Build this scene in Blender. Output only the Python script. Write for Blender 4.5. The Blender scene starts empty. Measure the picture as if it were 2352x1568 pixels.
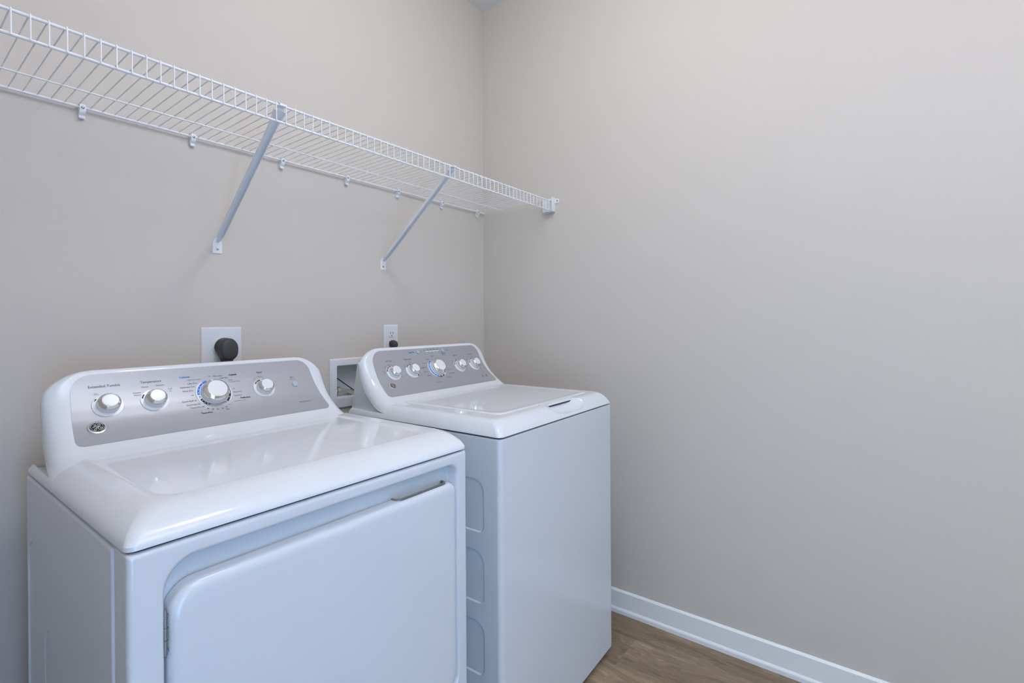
import bpy, bmesh, math, random
import numpy as np
from mathutils import Vector, Matrix

S = bpy.context.scene
COL = S.collection
PI = math.pi

# ------------------------------------------------------------------ camera
CAM_POS = (-1.934, -1.6369, 1.233)
YAW, PITCH, ROLL, FPX, SHY = 0.6452, 0.0024, -0.0061, 1129.19, 43.8
fwd = Vector((math.cos(YAW), math.sin(YAW), 0)); rgt = Vector((math.sin(YAW), -math.cos(YAW), 0)); up = Vector((0, 0, 1))
f2 = fwd * math.cos(PITCH) - up * math.sin(PITCH); u2 = up * math.cos(PITCH) + fwd * math.sin(PITCH)
r3 = rgt * math.cos(ROLL) + u2 * math.sin(ROLL); u3 = u2 * math.cos(ROLL) - rgt * math.sin(ROLL)
cd = bpy.data.cameras.new('camera'); cam = bpy.data.objects.new('camera', cd); COL.objects.link(cam)
cam.matrix_world = Matrix(((r3.x, u3.x, -f2.x, CAM_POS[0]), (r3.y, u3.y, -f2.y, CAM_POS[1]), (r3.z, u3.z, -f2.z, CAM_POS[2]), (0, 0, 0, 1)))
cd.sensor_fit = 'HORIZONTAL'; cd.sensor_width = 36; cd.lens = 36 * FPX / 2352; cd.shift_y = -SHY / 2352
cd.clip_start = 0.02; cd.clip_end = 50
S.camera = cam

# ------------------------------------------------------------------ light and exposure
S.view_settings.view_transform = 'Standard'; S.view_settings.look = 'None'
S.view_settings.gamma = 1; S.view_settings.use_curve_mapping = False
S.view_settings.exposure = 0.10
W = bpy.data.worlds.new('world'); S.world = W; W.use_nodes = True
W.node_tree.nodes['Background'].inputs[0].default_value = (0.75, 0.85, 1, 1)
W.node_tree.nodes['Background'].inputs[1].default_value = 0.02
def lamp(name, kind, loc, power, color, rot=(0, 0, 0), **kw):
    d = bpy.data.lights.new(name, kind); d.energy = power; d.color = color
    for k, v in kw.items(): setattr(d, k, v)
    o = bpy.data.objects.new(name, d); o.location = loc; o.rotation_euler = rot; COL.objects.link(o); return o
lamp('ceiling_dome', 'POINT', (-1.01, -1.05, 2.64), 13.5, (0.97, 0.96, 1.0), shadow_soft_size=0.11)
lamp('hall_bulb', 'POINT', (-1.0, -4.0, 2.72), 15, (0.95, 0.97, 1.0), shadow_soft_size=0.035)
lamp('flash_bounced_off_ceiling', 'SPOT', (-1.5, -2.35, 1.75), 330, (0.84, 0.85, 1.0), rot=(PI, 0, 0), spot_size=math.radians(100), spot_blend=0.9, shadow_soft_size=0.05)
lamp('left_wall_fill', 'AREA', (-2.10, -2.0, 1.1), 6.0, (0.45, 0.85, 1.0), rot=(0, -PI / 2, 0), shape='RECTANGLE', size=1.6, size_y=0.7)  # added blue fill beside the left wall, which has no window
lamp('low_front_fill', 'AREA', (-1.95, -2.6, 0.7), 10.0, (0.22, 0.48, 1.0), rot=(PI / 2, 0, -0.12), shape='RECTANGLE', size=0.3, size_y=1.2)  # added low blue fill for the machine fronts, no opening behind it

# ------------------------------------------------------------------ helpers
def tag(o, label=None, cat=None, group=None, kind=None):
    if label: o['label'] = label
    if cat: o['category'] = cat
    if group: o['group'] = group
    if kind: o['kind'] = kind
    return o
def empty(name, loc, rz=0.0):
    o = bpy.data.objects.new(name, None); o.location = loc; o.rotation_euler = (0, 0, rz); o.empty_display_size = 0.1
    COL.objects.link(o); return o
class MB:
    """collects shapes; build() links them as one mesh object"""
    def __init__(s): s.v = []; s.f = []; s.m = []
    def add(s, v, f, mi=0):
        n = len(s.v); s.v += [tuple(p) for p in v]; s.f += [tuple(i + n for i in q) for q in f]; s.m += [mi] * len(f); return s
    def box(s, x0, x1, y0, y1, z0, z1, bev=0.0, seg=2, mi=0):
        bm = bmesh.new(); bmesh.ops.create_cube(bm, size=1)
        for p in bm.verts: p.co = Vector(((x0 + x1) / 2 + p.co.x * (x1 - x0), (y0 + y1) / 2 + p.co.y * (y1 - y0), (z0 + z1) / 2 + p.co.z * (z1 - z0)))
        if bev: bmesh.ops.bevel(bm, geom=bm.edges[:], offset=bev, segments=seg, profile=0.5, affect='EDGES')
        return s.bm(bm, mi)
    def bm(s, bm, mi=0, M=None):
        bm.verts.index_update()
        s.add([(M @ p.co) if M else p.co.copy() for p in bm.verts], [[p.index for p in f.verts] for f in bm.faces], mi); bm.free(); return s
    def loft(s, rings, cap0=True, cap1=True, closed=True, mi=0):
        n = len(rings[0]); v = [p for r in rings for p in r]; f = []
        for i in range(len(rings) - 1):
            for j in range(n if closed else n - 1):
                k = (j + 1) % n; f.append((i * n + j, i * n + k, (i + 1) * n + k, (i + 1) * n + j))
        if cap0: f.append(tuple(range(n))[::-1])
        if cap1: f.append(tuple((len(rings) - 1) * n + j for j in range(n)))
        return s.add(v, f, mi)
    def tube(s, pts, r, n=10, mi=0, caps=True):
        pts = [Vector(p) for p in pts]; rs = r if isinstance(r, (list, tuple)) else [r] * len(pts); rings = []; ref = None
        for i, p in enumerate(pts):
            t = (pts[min(i + 1, len(pts) - 1)] - pts[max(i - 1, 0)]).normalized()
            if ref is None: ref = t.orthogonal().normalized()
            else: ref = (ref - t * ref.dot(t)).normalized()
            b = t.cross(ref)
            rings.append([p + (ref * math.cos(a) + b * math.sin(a)) * rs[i] for a in [2 * PI * k / n for k in range(n)]])
        return s.loft(rings, caps, caps, mi=mi)
    def lathe(s, prof, n=40, M=None, mi=0, cap0=True, cap1=True):
        rings = [[Vector((r * math.cos(2 * PI * k / n), r * math.sin(2 * PI * k / n), h)) for k in range(n)] for r, h in prof]
        if M: rings = [[M @ p for p in q] for q in rings]
        return s.loft(rings, cap0, cap1, mi=mi)
    def build(s, name, mats, parent=None, angle=35, smooth=True):
        me = bpy.data.meshes.new(name); me.from_pydata(s.v, [], s.f)
        if not isinstance(mats, (list, tuple)): mats = [mats]
        for m in mats: me.materials.append(m)
        me.polygons.foreach_set('material_index', s.m)
        bm = bmesh.new(); bm.from_mesh(me); bmesh.ops.recalc_face_normals(bm, faces=bm.faces[:]); bm.to_mesh(me); bm.free()
        me.polygons.foreach_set('use_smooth', [smooth] * len(me.polygons))
        if smooth: me.set_sharp_from_angle(angle=math.radians(angle))
        me.update()
        o = bpy.data.objects.new(name, me); COL.objects.link(o)
        if smooth: weighted(o)
        if parent: o.parent = parent
        return o
def rrect(x0, x1, y0, y1, r, n=6):
    """rounded rectangle, counter-clockwise, corner order: bl, br, tr, tl"""
    if not isinstance(r, (list, tuple)): r = [r] * 4
    out = []
    for (cx, cy, a0), q in zip(((x0, y0, PI), (x1, y0, 1.5 * PI), (x1, y1, 0), (x0, y1, 0.5 * PI)), r):
        sx = 1 if cx == x0 else -1; sy = 1 if cy == y0 else -1
        for k in range(n + 1):
            a = a0 + k * (PI / 2) / n
            out.append((cx + sx * q + q * math.cos(a), cy + sy * q + q * math.sin(a)))
    return out
def weighted(o):
    m = o.modifiers.new('weighted_normals', 'WEIGHTED_NORMAL'); m.keep_sharp = True; m.weight = 60
def boolean_cut(o, cutters, op='DIFFERENCE', angle=35):
    par = o.parent; o.parent = None; o.modifiers.clear()
    for c in cutters: c.modifiers.clear()
    for c in cutters:
        m = o.modifiers.new('b', 'BOOLEAN'); m.operation = op; m.object = c; m.solver = 'EXACT'
    dg = bpy.context.evaluated_depsgraph_get(); dg.update()
    me = bpy.data.meshes.new_from_object(o.evaluated_get(dg))
    o.modifiers.clear(); o.data = me; o.parent = par
    me.polygons.foreach_set('use_smooth', [True] * len(me.polygons)); me.set_sharp_from_angle(angle=math.radians(angle))
    for c in cutters: bpy.data.objects.remove(c)
    weighted(o)
    return o

# ------------------------------------------------------------------ materials
def mat(name, col, rough=0.5, metal=0.0, coat=0.0, spec=0.5, bump=None, emit=None):
    m = bpy.data.materials.new(name); m.use_nodes = True; nt = m.node_tree; b = nt.nodes['Principled BSDF']
    b.inputs['Base Color'].default_value = (*col, 1); b.inputs['Roughness'].default_value = rough; b.inputs['Metallic'].default_value = metal
    b.inputs['Coat Weight'].default_value = coat; b.inputs['Coat Roughness'].default_value = 0.06; b.inputs['Specular IOR Level'].default_value = spec
    if bump:
        sc, st, di = bump
        tc = nt.nodes.new('ShaderNodeTexCoord'); nz = nt.nodes.new('ShaderNodeTexNoise'); bp = nt.nodes.new('ShaderNodeBump')
        nz.inputs['Scale'].default_value = sc; nz.inputs['Detail'].default_value = 3
        bp.inputs['Strength'].default_value = st; bp.inputs['Distance'].default_value = di
        nt.links.new(tc.outputs['Object'], nz.inputs['Vector']); nt.links.new(nz.outputs['Fac'], bp.inputs['Height']); nt.links.new(bp.outputs[0], b.inputs['Normal'])
    return m
M_wall = mat('wall_paint', (0.640, 0.595, 0.54), 0.75, spec=0.3, bump=(220, 0.12, 0.001))
M_ceil = mat('ceiling_paint', (0.80, 0.80, 0.80), 0.8, spec=0.2, bump=(180, 0.15, 0.001))
M_trim = mat('trim_paint', (0.88, 0.88, 0.88), 0.35)
M_enamel = mat('white_enamel', (0.67, 0.70, 0.74), 0.15, spec=0.5, bump=(420, 0.008, 0.0004))
M_gloss = mat('glossy_white_plastic', (0.73, 0.755, 0.79), 0.06)
M_panel = mat('silver_panel', (0.44, 0.445, 0.47), 0.38, metal=0.4)
M_steelw = mat('white_sheet_steel', (0.70, 0.71, 0.73), 0.4)
M_chrome = mat('chrome', (0.78, 0.77, 0.75), 0.12, metal=1)
M_satin = mat('satin_metal', (0.27, 0.28, 0.26), 0.35, metal=0.7)
M_knobw = mat('knob_white', (0.80, 0.81, 0.83), 0.25)
M_black = mat('black_print', (0.025, 0.028, 0.04), 0.6)
M_greyp = mat('grey_print', (0.12, 0.125, 0.14), 0.6)
M_blue = mat('blue_print', (0.01, 0.20, 0.72), 0.5)
M_btn = mat('button_pale_blue', (0.42, 0.52, 0.58), 0.3)
M_dark = mat('dark_gap', (0.015, 0.02, 0.03), 0.7)
M_badge = mat('badge_black', (0.02, 0.02, 0.028), 0.25)
M_silver = mat('badge_silver', (0.72, 0.72, 0.72), 0.25, metal=0.8)
M_wire = mat('white_vinyl', (0.82, 0.83, 0.85), 0.35)
M_plate = mat('outlet_plastic', (0.78, 0.79, 0.82), 0.3)
M_plug = mat('plug_rubber', (0.05, 0.05, 0.055), 0.5, bump=(260, 0.35, 0.0008))
M_screw = mat('screw_metal', (0.35, 0.36, 0.38), 0.35, metal=0.9)
M_brass = mat('hose_metal', (0.62, 0.60, 0.52), 0.28, metal=0.9)

def braid_mat():
    m = mat('braided_steel', (0.62, 0.60, 0.54), 0.35, metal=0.9); nt = m.node_tree; b = nt.nodes['Principled BSDF']
    tc = nt.nodes.new('ShaderNodeTexCoord'); wv = nt.nodes.new('ShaderNodeTexWave'); wv.inputs['Scale'].default_value = 160; wv.bands_direction = 'DIAGONAL'
    bp = nt.nodes.new('ShaderNodeBump'); bp.inputs['Strength'].default_value = 0.6; bp.inputs['Distance'].default_value = 0.001
    nt.links.new(tc.outputs['Object'], wv.inputs['Vector']); nt.links.new(wv.outputs['Fac'], bp.inputs['Height']); nt.links.new(bp.outputs[0], b.inputs['Normal'])
    return m
M_braid = braid_mat()

def floor_mat():
    m = bpy.data.materials.new('wood_plank_floor'); m.use_nodes = True; nt = m.node_tree; N = nt.nodes; L = nt.links; b = N['Principled BSDF']
    tc = N.new('ShaderNodeTexCoord'); mp = N.new('ShaderNodeMapping'); mp.inputs['Rotation'].default_value = (0, 0, PI / 2); mp.inputs['Location'].default_value = (0.33, 0.135, 0)
    L.new(tc.outputs['Object'], mp.inputs['Vector'])
    br = N.new('ShaderNodeTexBrick'); br.offset = 0.37; br.inputs['Scale'].default_value = 1; br.inputs['Brick Width'].default_value = 1.2; br.inputs['Row Height'].default_value = 0.178
    br.inputs['Mortar Size'].default_value = 0.0004; br.inputs['Mortar Smooth'].default_value = 0.2
    br.inputs['Color1'].default_value = (0.10, 0.10, 0.10, 1); br.inputs['Color2'].default_value = (0.9, 0.9, 0.9, 1); br.inputs['Mortar'].default_value = (0.5, 0.5, 0.5, 1)
    L.new(mp.outputs[0], br.inputs['Vector'])
    # each plank shifts the grain
    sh = N.new('ShaderNodeVectorMath'); sh.operation = 'MULTIPLY_ADD'; sh.inputs[1].default_value = (3.1, 5.7, 2.3)
    L.new(br.outputs['Color'], sh.inputs[0]); L.new(mp.outputs[0], sh.inputs[2])
    st = N.new('ShaderNodeMapping'); st.inputs['Scale'].default_value = (1.3, 8, 1); L.new(sh.outputs[0], st.inputs['Vector'])
    n1 = N.new('ShaderNodeTexNoise'); n1.inputs['Scale'].default_value = 1.5; n1.inputs['Detail'].default_value = 5; n1.inputs['Roughness'].default_value = 0.6; n1.inputs['Distortion'].default_value = 0.8
    L.new(st.outputs[0], n1.inputs['Vector'])
    # cathedral grain: rings of a slowly varying field
    ml = N.new('ShaderNodeMath'); ml.operation = 'MULTIPLY'; ml.inputs[1].default_value = 75; L.new(n1.outputs['Fac'], ml.inputs[0])
    sn = N.new('ShaderNodeMath'); sn.operation = 'SINE'; L.new(ml.outputs[0], sn.inputs[0])
    st2 = N.new('ShaderNodeMapping'); st2.inputs['Scale'].default_value = (9, 260, 1); L.new(sh.outputs[0], st2.inputs['Vector'])
    n2 = N.new('ShaderNodeTexNoise'); n2.inputs['Scale'].default_value = 1; n2.inputs['Detail'].default_value = 3; L.new(st2.outputs[0], n2.inputs['Vector'])
    a1 = N.new('ShaderNodeMath'); a1.operation = 'MULTIPLY_ADD'; a1.inputs[1].default_value = 0.06; L.new(sn.outputs[0], a1.inputs[0])
    a2 = N.new('ShaderNodeMath'); a2.operation = 'MULTIPLY_ADD'; a2.inputs[1].default_value = 0.24; L.new(n2.outputs['Fac'], a2.inputs[0]); L.new(n1.outputs['Fac'], a2.inputs[2])
    L.new(a2.outputs[0], a1.inputs[2])
    a3 = N.new('ShaderNodeMath'); a3.operation = 'MULTIPLY_ADD'; a3.inputs[1].default_value = 0.16; L.new(br.outputs['Color'], a3.inputs[0]); L.new(a1.outputs[0], a3.inputs[2])
    rp = N.new('ShaderNodeValToRGB'); e = rp.color_ramp.elements
    e[0].position = 0.42; e[0].color = (0.161, 0.112, 0.068, 1); e[1].position = 1.0; e[1].color = (0.504, 0.387, 0.259, 1)
    k = e.new(0.68); k.color = (0.287, 0.211, 0.135, 1)
    L.new(a3.outputs[0], rp.inputs[0])
    mx = N.new('ShaderNodeMix'); mx.data_type = 'RGBA'; mx.inputs[7].default_value = (0.20, 0.165, 0.125, 1); L.new(br.outputs['Fac'], mx.inputs[0]); L.new(rp.outputs[0], mx.inputs[6])
    L.new(mx.outputs[2], b.inputs['Base Color']); b.inputs['Roughness'].default_value = 0.5; b.inputs['Specular IOR Level'].default_value = 0.35
    bp = N.new('ShaderNodeBump'); bp.inputs['Strength'].default_value = 0.25; bp.inputs['Distance'].default_value = 0.0008
    L.new(a1.outputs[0], bp.inputs['Height']); L.new(bp.outputs[0], b.inputs['Normal'])
    return m
M_floor = floor_mat()

# ------------------------------------------------------------------ room shell
H = 2.822; XL = -2.12; YF = -4.8; T = 0.12
def struct(name, mb, m): return tag(mb.build(name, m, smooth=False), kind='structure')
struct('floor', MB().box(XL - T, T, YF - T, T, -0.1, 0), M_floor)
struct('ceiling', MB().box(XL - T, T, YF - T, T, H, H + 0.1), M_ceil)
struct('wall_right', MB().box(0, T, YF - T, T, 0, H), M_wall)
struct('wall_left', MB().box(XL - T, XL, YF - T, T, 0, H), M_wall)
struct('wall_front', MB().box(XL, 0, YF - T, YF, 0, H), M_wall)
# back wall with the opening of the recessed washer box
BX0, BX1, BZ0, BZ1 = -0.862, -0.672, 0.946, 1.0715
wb = MB()
wb.box(XL, BX0, 0, T, 0, H).box(BX1, 0, 0, T, 0, H).box(BX0, BX1, 0, T, 0, BZ0).box(BX0, BX1, 0, T, BZ1, H)
struct('wall_back', wb, M_wall)
BASE = [(0.0, 0.0954), (0.003, 0.0950), (0.0085, 0.0895), (0.0090, 0.088), (0.0090, 0.0225), (0.0105, 0.0215), (0.0145, 0.0165), (0.0155, 0.013), (0.0155, 0.0)]
def baseboard(name, a, b, axis):
    rings = []
    for t in (a, b):
        rings.append([(-d, t, z) if axis == 'y' else (t, -d, z) for d, z in BASE] + [((0, t, 0) if axis == 'y' else (t, 0, 0))])
    struct(name, MB().loft(rings), M_trim)
baseboard('baseboard_right', YF, 0, 'y')
baseboard('baseboard_back', XL, -0.016, 'x')

# ------------------------------------------------------------------ appliance console shared maths
ZF = np.array([.925, .932, .939, .947, .9560, .9615, .9640, .9690, .9755, .9820, .9885, .9970, 1.0177, 1.0469, 1.0770, 1.0970, 1.1170, 1.1240, 1.130])
YFR = np.array([.345, .365, .388, .414, .4400, .4560, .4670, .4795, .4905, .5000, .5100, .5225, .5470, .5720, .5900, .5990, .6060, .6085, .611])
ZR = np.array([.925, .932, .9389, .9455, .9560, .9682, .9927, 1.0191, 1.0465, 1.0767, 1.098, 1.117, 1.130])
YRR = np.array([.405, .430, .468, .505, .525, .542, .573, .591, .604, .611, .615, .618, .619])
ZX = np.array([.925, .932, .937, .941, .946, .955, .966, 1.008, 1.046, 1.070, 1.085, 1.1009, 1.1110, 1.1180, 1.1225, 1.1255, 1.1275])
XI = np.array([.0020, .0030, .0045, .0065, .0085, .0105, .0115, .0148, .0161, .0180, .0222, .0350, .0485, .0610, .0720, .0840, .1000])
def smooth_interp(z, zs, ys, h=0.006):
    return float(np.mean([np.interp(z + d, zs, ys) for d in np.linspace(-h, h, 9)]))
class Console:
    def __init__(s, scale, base):
        s.k = scale; s.base = base
    def zin(s, z): return 0.9625 + (z - s.base) / s.k      # world z -> profile z
    def zout(s, zp): return s.base + (zp - 0.9625) * s.k
    def yf(s, z): return smooth_interp(s.zin(z), ZF, YFR, min(0.007, max(0.002, (s.zin(z) - .955) * .22)))
    def nrm(s, z):
        d = (s.yf(z + 0.002) - s.yf(z - 0.002)) / 0.004
        return Vector((0, -1, d)).normalized(), Vector((0, d, 1)).normalized()
    def P(s, x, z, off=0.0):
        n, t = s.nrm(z); return Vector((x, s.yf(z), z)) + n * off
    def step(s, z, ds):
        """height reached after walking ds along the face"""
        m = 6
        for _ in range(m):
            _, t = s.nrm(z); z += t.z * ds / m
        return z
    def frame(s, x, z, off=0.0, ang=0.0):
        n, t = s.nrm(z); p = s.P(x, z, off)
        X = Vector((1, 0, 0)); M = Matrix(((X.x, t.x, n.x, p.x), (X.y, t.y, n.y, p.y), (X.z, t.z, n.z, p.z), (0, 0, 0, 1)))
        return M @ Matrix.Rotation(ang, 4, 'Z')
    def shell(s, parent, material):
        rows = []
        zp = [.925, .932, .938, .944, .950, .956, .960, .964, .968, .972, .977, .982, .988, .995, 1.004, 1.014, 1.026, 1.040, 1.054, 1.066, 1.076, 1.085, 1.093, 1.101, 1.107, 1.1125, 1.1165, 1.1195, 1.1220, 1.1240, 1.1256, 1.1268, 1.1275]
        for q in zp:
            z = s.zout(q); xi = float(np.interp(q, ZX, XI)); yr = smooth_interp(q, ZR, YRR, 0.005); yf = min(s.yf(z), yr - 0.004); yr = max(yr, yf + .009)
            w = 0.038 * min(1, max(0.15, (1.132 - q) / 0.06))
            e = max(0.0, (q - 1.119)) / 0.0085; yf += 0.0045 * e * e
            left = []
            for k in range(11):
                a = k / 10 * PI / 2
                left.append((xi + w * (1 - math.cos(a)) , yr - (yr - yf) * math.sin(a) ** 0.9, z))
            mid = [(xi + w + (0.686 - 2 * (xi + w)) * t, yf, z) for t in (0.25, 0.5, 0.75)]
            right = [(0.686 - x, y, zz) for x, y, zz in reversed(left)]
            rows.append(left + mid + right)
        return MB().loft(rows).build('console', material, parent, angle=50)
    def panel(s, parent, material, z0=.9795, z1=1.1185, thick=0.0012):
        zp = sorted(set(list(np.linspace(z0, z0 + .010, 7)) + list(np.linspace(z0 + .010, z1 - .036, 22)) + list(z1 - .036 + .036 * np.sin(np.linspace(0, PI / 2, 14)))))
        rows = []
        for q in zp:
            xl = np.interp(q, [.982, 1.017, 1.047, 1.10, 1.12], [.0530, .0566, .0596, .0640, .0655])
            rb, rt = 0.010, 0.036
            if q < z0 + rb: xl += 0.013 * (1 - math.sqrt(max(0, 1 - ((z0 + rb - q) / rb) ** 2)))
            if q > z1 - rt: xl += 0.036 * (1 - math.sqrt(max(0, 1 - ((q - z1 + rt) / rt) ** 2)))
            z = s.zout(q); rows.append([s.P(xl + (0.686 - 2 * xl) * t, z, thick) for t in np.linspace(0, 1, 9)])
        mb = MB(); n = 9; top = [p for r in rows for p in r]
        f = [(i * n + j, i * n + j + 1, (i + 1) * n + j + 1, (i + 1) * n + j) for i in range(len(rows) - 1) for j in range(n - 1)]
        mb.add(top, f)
        # rim down into the shell
        rim = [r[0] for r in rows] + rows[-1][1:] + [r[-1] for r in rows[::-1]][1:] + rows[0][::-1][1:-1]
        back = [p + Vector((0, 0.003, -0.002)) for p in rim]
        m = len(rim); mb.add(rim + back, [(i, (i + 1) % m, m + (i + 1) % m, m + i) for i in range(m)])
        return mb.build('control_panel', material, parent, angle=40)

_font = {}
def text_shape(body):
    if body in _font: return _font[body]
    cu = bpy.data.curves.new('t', 'FONT'); cu.body = body; cu.size = 1; cu.align_x = 'LEFT'; cu.resolution_u = 3
    o = bpy.data.objects.new('t', cu); COL.objects.link(o)
    dg = bpy.context.evaluated_depsgraph_get(); dg.update()
    me = bpy.data.meshes.new_from_object(o.evaluated_get(dg))
    v = [(p.co.x, p.co.y) for p in me.vertices]; f = [tuple(p.vertices) for p in me.polygons]
    bpy.data.objects.remove(o); bpy.data.meshes.remove(me)
    x0 = min(p[0] for p in v); x1 = max(p[0] for p in v)
    _font[body] = ([(x - x0, y) for x, y in v], f, x1 - x0); return _font[body]
def write(mb, con, body, x, z, size, align='C', width=None, off=0.0017, mi=0, stretch=1.0, bold=0.0):
    """lettering wrapped on the curved face; z is the baseline height"""
    v, f, w = text_shape(body)
    s = (width / w) if width else size
    sx = s * stretch; x0 = x - (w * sx / 2 if align == 'C' else w * sx if align == 'R' else 0)
    M = con.frame(x, z)
    n, t = con.nrm(z)
    reps = [0.0] if not bold else [-bold, 0.0, bold]
    for b in reps:
        out = []
        for px, py in v:
            zz = z + t.z * py * (size if width is None else max(s, size or s)) ; out.append(con.P(x0 + px * sx + b, zz, off + abs(b) * 0.05))
        mb.add(out, f, mi)
def arc_band(mb, M, r0, r1, a0, a1, h, n=None, mi=0, th=0.0004):
    """flat ring sector on a dial; angles are clockwise degrees from the top"""
    n = n or max(2, int(abs(a1 - a0) / 5)); A = [math.radians(90 - (a0 + (a1 - a0) * k / n)) for k in range(n + 1)]
    rings = [[M @ Vector((r * math.cos(a), r * math.sin(a), hh)) for r, hh in ((r0, h), (r1, h), (r1, h + th), (r0, h + th))] for a in A]
    mb.loft(rings, mi=mi)
def dot(mb, M, r, a, rad, h, mi=0):
    a = math.radians(90 - a); c = Vector((r * math.cos(a), r * math.sin(a), h))
    mb.lathe([(rad, 0), (rad, 0.0003)], 10, M @ Matrix.Translation(c), mi)

def make_knob(parent, con, x, z, big, pointer):
    """knob with a chrome ring, white cap and white pointer mark, standing on the curved face"""
    k = 1.5 if big else 1.0; hs = 1.08 if big else 1.0
    Mx = con.frame(x, z, 0.0)
    sk = MB().lathe([(.0200 * k, .003), (.0218 * k, .0036), (.0214 * k, .012 * hs), (.0208 * k, .0165 * hs), (.0200 * k, .0170 * hs)], 48).build('knob', M_knobw, parent, 40)
    sk.matrix_local = Mx
    MB().lathe([(.0195 * k, .0150 * hs), (.0209 * k, .0165 * hs), (.0209 * k, .0195 * hs), (.0200 * k, .0212 * hs), (.0158 * k, .0252 * hs), (.0150 * k, .0254 * hs)], 48).build('chrome_ring', M_chrome, sk, 30)
    MB().lathe([(.0154 * k, .0235 * hs), (.0154 * k, .0260 * hs), (.0147 * k, .0265 * hs), (.0138 * k, .0266 * hs), (.002 * k, .0266 * hs)], 48).build('knob_cap', M_knobw, sk, 40)
    a = math.radians(90 - pointer); mb = MB(); d = Vector((math.cos(a), math.sin(a), 0)); c = Vector((-d.y, d.x, 0)); w = .0016 * (1.2 if big else 1)
    ring = lambda r, h0, h1: [d * r + c * w + Vector((0, 0, h0)), d * r - c * w + Vector((0, 0, h0)), d * r - c * w + Vector((0, 0, h1)), d * r + c * w + Vector((0, 0, h1))]
    mb.loft([ring(.0150 * k, .022 * hs, .0264 * hs), ring(.0205 * k, .018 * hs, .0217 * hs), ring(.0213 * k, .016 * hs, .0198 * hs)]).build('pointer_mark', M_knobw, sk)
    return sk
def make_plate(parent, con, x, z, r):
    o = MB().lathe([(r - .001, -.006), (r, -.004), (r, .0018), (r - .0008, .0026), (r * .6, .0028), (.002, .0028)], 56).build('dial_plate', M_knobw, parent, 40)
    o.matrix_local = con.frame(x, z, 0.0008); return o

def ribbon(mb, M, pts, w, h0, h1, mi=0, n_sub=6):
    """raised ribbon following a smooth 2-D stroke"""
    P = [Vector((p[0], p[1], 0)) for p in pts]; C = []
    for i in range(len(P) - 1):
        a, b, c, d = P[max(i - 1, 0)], P[i], P[i + 1], P[min(i + 2, len(P) - 1)]
        for k in range(n_sub):
            t = k / n_sub
            C.append(0.5 * ((2 * b) + (c - a) * t + (2 * a - 5 * b + 4 * c - d) * t * t + (3 * b - a - 3 * c + d) * t ** 3))
    C.append(P[-1]); rings = []
    for i, p in enumerate(C):
        t = (C[min(i + 1, len(C) - 1)] - C[max(i - 1, 0)]); t = t.normalized() if t.length > 1e-9 else Vector((1, 0, 0))
        nn = Vector((-t.y, t.x, 0)); ww = w * (0.6 if i in (0, len(C) - 1) else 1)
        rings.append([M @ (p + nn * ww + Vector((0, 0, h0))), M @ (p - nn * ww + Vector((0, 0, h0))), M @ (p - nn * ww * .7 + Vector((0, 0, h1))), M @ (p + nn * ww * .7 + Vector((0, 0, h1)))])
    mb.loft(rings, mi=mi)
def make_badge(parent, con, x, z, r=0.0172):
    Mx = con.frame(x, z, 0.0008)
    o = MB().lathe([(r, -.003), (r, .0012), (r * .97, .0022), (r * .82, .0030), (r * .77, .0028), (r * .76, .0015), (.002, .0015)], 56).build('badge', M_silver, parent, 40); o.matrix_local = Mx
    MB().lathe([(r * .745, .0008), (r * .745, .0020), (.001, .0022)], 48).build('badge_disc', M_badge, o, 40)
    mb = MB(); I = Matrix.Identity(4); R = r * .745; h0, h1 = .0019, .0028; w = R * .058
    # flowing script monogram: a looped g beside a looped e, and four curls round the rim
    g = [(-.60, .16), (-.50, .06), (-.34, .12), (-.16, .34), (-.10, .50), (-.20, .60), (-.34, .52), (-.36, .34), (-.24, .22), (-.08, .26), (.00, .18), (-.06, -.04), (-.14, -.34), (-.26, -.58), (-.42, -.62), (-.50, -.48), (-.40, -.32), (-.20, -.16), (.02, .02), (.16, .08)]
    e = [(.12, .16), (.30, .22), (.44, .36), (.42, .56), (.28, .64), (.14, .52), (.14, .32), (.26, .16), (.38, .08), (.20, .06), (.10, -.12), (.12, -.38), (.30, -.54), (.52, -.50), (.66, -.32), (.62, -.12), (.46, -.06), (.36, -.18), (.42, -.30), (.52, -.26)]
    for st in (g, e): ribbon(mb, I, [(p[0] * R, p[1] * R) for p in st], w, h0, h1)
    for q in range(4):
        a0 = math.radians(20 + 90 * q); pts = []
        for k in range(7):
            a = a0 + math.radians(66) * k / 6; rr = R * (.90 - (.10 if k == 0 else 0)); pts.append((rr * math.cos(a), rr * math.sin(a)))
        pts.append((R * .72 * math.cos(a0 + math.radians(80)), R * .72 * math.sin(a0 + math.radians(80))))
        ribbon(mb, I, pts, w * .8, h0, h1)
    mb.build('badge_monogram', M_silver, o, 40)
    return o
def make_button(parent, con, x, z, r):
    o = MB().lathe([(r * .95, -.002), (r, .0005), (r, .0034), (r * .88, .0044), (.001, .0046)], 32).build('push_button', M_btn, parent, 40); o.matrix_local = con.frame(x, z, 0.0008)
    return o
def ring3(R, z): return [(x, y, z) for x, y in R]

# ================================================================== CLOTHES DRYER
Dx, Dy, Dth = -1.0334, -0.8180, 0.0035
dry = empty('clothes_dryer', (Dx - 0.686 * math.cos(Dth), Dy - 0.686 * math.sin(Dth), 0), Dth)
tag(dry, 'white front-loading dryer with a grey four-knob console, the wider and nearer machine', 'dryer')
CD = Console(1.0, 0.9625)
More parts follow.
